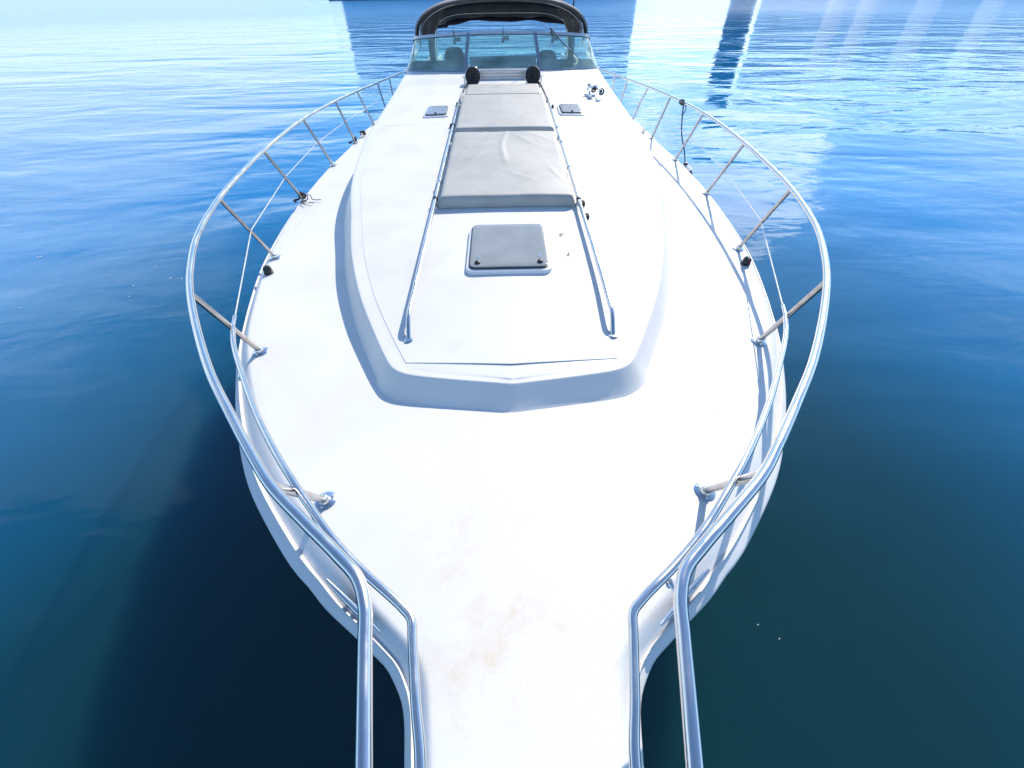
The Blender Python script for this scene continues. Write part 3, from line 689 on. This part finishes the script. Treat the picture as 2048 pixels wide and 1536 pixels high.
# ------------------------------------------------------------------ loose things on the yacht
def pad(name, x0, x1, y0, y1, t0, t1, label, wr=0.0, lift=.004, seed=1):
    rnd = random.Random(seed); nx, ny = 56, 56; m = MB()
    def sq(u, k=9): return max(0.0, 1-abs(2*u-1)**k)
    top = []
    cre = [(rnd.uniform(.05, .35), rnd.uniform(.5, .98), rnd.uniform(.3, 1.1), rnd.uniform(.08, .2)) for _ in range(6)] + [(rnd.uniform(.5, .95), rnd.uniform(.2, .98), rnd.uniform(-1.2, -.4), rnd.uniform(.08, .16)) for _ in range(4)]
    def h(u, v):
        z = 0
        if wr:
            z += wr*1.3*math.exp(-((u-.50-.03*math.sin(v*7))/.02)**2)*max(0, min(1, (v-.35)/.2))*(.5+.5*math.sin(v*3))
            for cu, cv, an, ln in cre:
                du, dv = u-cu, v-cv; a = du*math.cos(an)+dv*math.sin(an); b = -du*math.sin(an)+dv*math.cos(an)
                z += wr*math.exp(-(a/ln)**2-(b/.012)**2)
            z += wr*.5*math.sin(u*9+1)*math.sin(v*7+.5)
        return z
    def pt(u, v, top_):
        e = .022
        x = x0+(x1-x0)*u; yy = y0+(y1-y0)*v
        base = ztop(x, min(yy, 6.5))+lift
        if not top_: return (x, yy, base)
        tk = t0+(t1-t0)*v
        dx = min(u*(x1-x0), (1-u)*(x1-x0)); dy = min(v*(y1-y0), (1-v)*(y1-y0))
        def rd(d, r): return 1 if d >= r else math.sqrt(max(0, 1-(1-d/r)**2))
        f = min(rd(dx, .03), 1)*min(rd(dy, .028), 1)
        return (x, yy, base+tk*(.52+.48*f)+h(u, v)*f + .010*math.sin(math.pi*u)*math.sin(math.pi*v))
    us = sorted(set([0, .004, .01, .018, .028, .04] + list(np.linspace(.05, .95, nx)) + [.96, .972, .982, .99, .996, 1])); vs = us
    T = [[pt(u, v, True) for u in us] for v in vs]; B = [[pt(u, v, False) for u in us] for v in vs]
    m.grid(T); m.grid(B, flip=True)
    eT = T[0] + [r[-1] for r in T[1:]] + T[-1][::-1][1:] + [r[0] for r in T[::-1]][1:-1]
    eB = B[0] + [r[-1] for r in B[1:]] + B[-1][::-1][1:] + [r[0] for r in B[::-1]][1:-1]
    cx_, cy_ = (x0+x1)/2, (y0+y1)/2
    mid = [((a[0]-cx_)*1.008+cx_, (a[1]-cy_)*1.006+cy_, a[2]*.5+b[2]*.5) for a, b in zip(eT, eB)]
    m.grid([eT, mid, eB], True)
    o = m.build(name, VINYL, angle=60); tag(o, label, 'cushion'); return o
pad('sun_cushion', -.478, .478, 2.985, 4.40, .078, .082, 'wrinkled grey vinyl sunpad cushion nearest the bow, behind the big square hatch', .0045, seed=3)
pad('sun_cushion', -.474, .474, 4.47, 5.72, .090, .085, 'smooth grey vinyl sunpad cushion in the middle, level with the two small hatches', .001, seed=5)
pad('sun_cushion', -.455, .455, 5.735, 6.50, .082, .026, 'short thin tapering headrest cushion just in front of the black speakers', .0012, seed=8)

def rope_knot(c, r, turns, seed, mat=ROPE):
    rnd = random.Random(seed); P = []
    for k in range(turns*12):
        t = 2*math.pi*k/12; rr = r*(.75+.35*rnd.random()); P.append((c[0]+rr*math.cos(t), c[1]+rr*math.sin(t), c[2]+.012+.04*k/(turns*12)+.008*rnd.random()))
    return crom(P, 3)
def bx(k): return SB[k][0]
for (k, sg, r, lab, tail) in ((3, -1, .034, 'dark rope knotted round the rail post foot, one with frayed loose ends', True), (5, -1, .026, 'small dark rope lashing round the rail post foot near the spring cleat', False)):
    X, Yb = sg*bx(k)[0], bx(k)[1]
    m = MB().tube(rope_knot((X, Yb, zdk(Yb)+.01), r*.75, 4, k), .008, 8)
    m.tube(crom([(X-.03, Yb-.01, zdk(Yb)+.02), (X-.07, Yb-.03, zdk(Yb)+.016), (X-.045, Yb-.06, zdk(Yb)+.015)], 5), .009, 8)
    if tail:
        for dx, dy in ((.10, -.10), (.05, -.13), (.13, -.03)):
            m.tube(crom([(X+.02, Yb, zdk(Yb)+.05), (X+dx*.6, Yb+dy*.3, zdk(Yb)+.05), (X+dx*.7, Yb+dy*.8, zdk(Yb)+.022), (X+dx*1.3, Yb+dy*1.1, zdk(Yb)+.02)], 5), .0035, 6)
    tag(m.build('mooring_rope', ROPE), lab, 'rope')
X, Yb = -(fA(6.21)-.05), 6.21
m = MB().tube(rope_knot((X, Yb, zdk(Yb)+.01), .03, 3, 9), .010, 8)
tag(m.build('mooring_rope', ROPE), 'dark rope end wrapped round the small cleat beside the cabin side', 'rope')
# fender and its lanyard
top = Vector((1.905, 5.2, .463))
m = MB().tube(crom([top+Vector((.016, 0, .01)), (1.96, 5.16, .2), (2.03, 5.10, -.0), (2.055, 5.07, -.10)], 6), .0065, 8)
m.tube([(top.x+.020*math.cos(t), top.y+.03*math.sin(t*.3), top.z+.020*math.sin(t)) for t in np.linspace(0, 18, 60)], .006, 6)
m.tube(crom([top+Vector((.02, -.02, 0)), top+Vector((.04, -.05, -.06)), top+Vector((.015, -.045, -.11)), top+Vector((.03, -.01, -.09))], 5), .005, 6)
tag(m.build('fender_lanyard', ROPE), 'dark thin rope tied to the steel rail and hanging straight down to the fender', 'rope')
m = MB().lathe([(0, 0), (.02, -.002), (.024, -.03), (.05, -.045), (.085, -.07), (.10, -.12), (.10, -.5), (.085, -.56), (.03, -.6), (0, -.6)], (2.06, 5.06, -.085), n=24)
fe = m.build('fender', m_plain('maroon_fender', (.055, .02, .025), .5)); tag(fe, 'dark maroon boat fender with a white collar hanging outside the hull below the rail', 'fender')
MB().lathe([(.026, -.028), (.054, -.044), (.088, -.068), (.088, -.072)], (2.06, 5.06, -.083), n=24).build('collar', WHITEP, fe)
# blown leaves beside the hatch
LEAF = m_plain('dry_leaf', (.22, .13, .07), .8)
for x, yy, sc, rz, lab in ((.345, 2.575, .016, .3, 'tiny dry grey-brown leaf on the white deck, the one nearer the cushions'), (.365, 2.335, .013, 1.2, 'tiny dry reddish leaf on the white deck, the one level with the hatch')):
    P = [(-1, 0, .1), (-.4, .45, .25), (.4, .4, .15), (1.1, .05, .3), (.4, -.4, .1), (-.4, -.4, .2)]; c, s = math.cos(rz), math.sin(rz)
    vs = [(x+sc*(a*c-b*s), yy+sc*(a*s+b*c), ztop(x, yy)+.005+sc*z) for a, b, z in P]
    m = MB().add(vs + [(a, b, z+.002) for a, b, z in vs], [tuple(range(6)), tuple(range(11, 5, -1))]+[(i, (i+1) % 6, 6+(i+1) % 6, 6+i) for i in range(6)])
    tag(m.build('leaf', LEAF, smooth=False), lab, 'leaf')

# ------------------------------------------------------------------ water
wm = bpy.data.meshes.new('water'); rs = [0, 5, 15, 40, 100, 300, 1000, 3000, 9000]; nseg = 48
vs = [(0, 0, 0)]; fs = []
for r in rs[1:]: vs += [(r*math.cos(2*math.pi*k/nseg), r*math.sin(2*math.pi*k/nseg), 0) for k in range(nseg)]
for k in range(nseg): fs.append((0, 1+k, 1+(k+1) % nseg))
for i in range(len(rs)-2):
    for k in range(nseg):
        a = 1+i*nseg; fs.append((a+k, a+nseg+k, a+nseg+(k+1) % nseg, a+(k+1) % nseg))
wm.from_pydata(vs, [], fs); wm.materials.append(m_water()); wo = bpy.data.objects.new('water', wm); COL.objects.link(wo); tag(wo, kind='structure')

SPECKS = [(1.391, 0.704), (1.48, 0.631), (-6.568, 5.506), (-6.53, 5.519), (-4.726, 5.177), (-4.336, 4.845), (-4.707, 4.674), (-4.59, 4.414), (-4.185, 4.827), (-5.728, 4.217)]
SPECK = m_plain('pale_flotsam', (.7, .7, .66), .7)
for k, (x, yy) in enumerate(SPECKS):
    rnd = random.Random(k); n_ = 6; rr = [(.002+.002*rnd.random())*max(1, math.hypot(x, yy)/2.5) for _ in range(n_)]; c = [(x+r*1.5*math.cos(2*math.pi*i/n_), yy+r*math.sin(2*math.pi*i/n_)) for i, r in enumerate(rr)]
    m = MB().add([(a, b, .002-DZ) for a, b in c]+[(a, b, .006-DZ) for a, b in c], [tuple(range(n_)), tuple(range(2*n_-1, n_-1, -1))]+[(i, (i+1) % n_, n_+(i+1) % n_, n_+i) for i in range(n_)])
    tag(m.build('flotsam', SPECK, smooth=False), 'tiny pale speck of flotsam floating on the water', 'debris', 'specks floating on the water')
# ------------------------------------------------------------------ far shore, just above the frame and mirrored in the water
DZ_BOAT = DZ; DZ = 0.0
def far_box(name, x0, x1, y0, y1, h, mat, label, cat, roof=None):
    root = empty(name, ((x0+x1)/2, (y0+y1)/2, 0)); tag(root, label, cat)
    MB().box(((x0+x1)/2, (y0+y1)/2, h/2-.3), (x1-x0, y1-y0, h+.6)).build('wall', mat, root, smooth=False)
    rm = roof or mat
    m = MB(); ym = (y0+y1)/2; rz = h+ (y1-y0)*.12
    m.add([(x0-.6, y0-.6, h), (x1+.6, y0-.6, h), (x1+.6, ym, rz), (x0-.6, ym, rz), (x1+.6, y1+.6, h), (x0-.6, y1+.6, h)], [(0, 1, 2, 3), (3, 2, 4, 5), (0, 3, 5), (1, 4, 2), (0, 5, 4, 1)])
    m.build('roof', rm, root, smooth=False)
    return root
PALE = m_plain('blue_grey_render', (.52, .62, .75), .8, 0, .9); DARKQ = m_plain('dark_concrete', (.05, .05, .06), .9); TOWM = m_plain('dark_tower', (.06, .08, .12), .8)
far_box('warehouse', -57, 50, 204, 240, 17, PALE, 'long blue-grey waterfront building behind the dark quay across the water', 'building')
far_box('tower', 88, 94.5, 204, 212, 30, TOWM, 'tall dark narrow tower across the water, mirrored as a dark streak', 'tower')
PALE2 = m_plain('pale_render', (.86, .88, .90), .8, 0, .96)
for x0, x1, h, lab in ((106, 122, 19, 'pale apartment block right of the dark tower'), (129, 134, 20, 'narrow pale apartment block, second right of the dark tower'), (141, 155, 20, 'pale apartment block, third right of the dark tower'), (165, 180, 20, 'pale apartment block, fourth right of the dark tower'), (189, 240, 18, 'long pale apartment block farthest right along the shore')):
    far_box('apartment_block', x0, x1, 205, 225, h, PALE2, lab, 'building')
q = MB().box((-15, 200, .3), (90, 3, 2.4)); q = q.build('quay', DARKQ, smooth=False); tag(q, 'low dark quay along the far waterline behind the canopy', 'quay')
DZ = DZ_BOAT

S.render.film_transparent = False
S.cycles.use_denoising = True
S.cycles.max_bounces = 8; S.cycles.transparent_max_bounces = 12
S.cycles.caustics_reflective = False; S.cycles.caustics_refractive = False
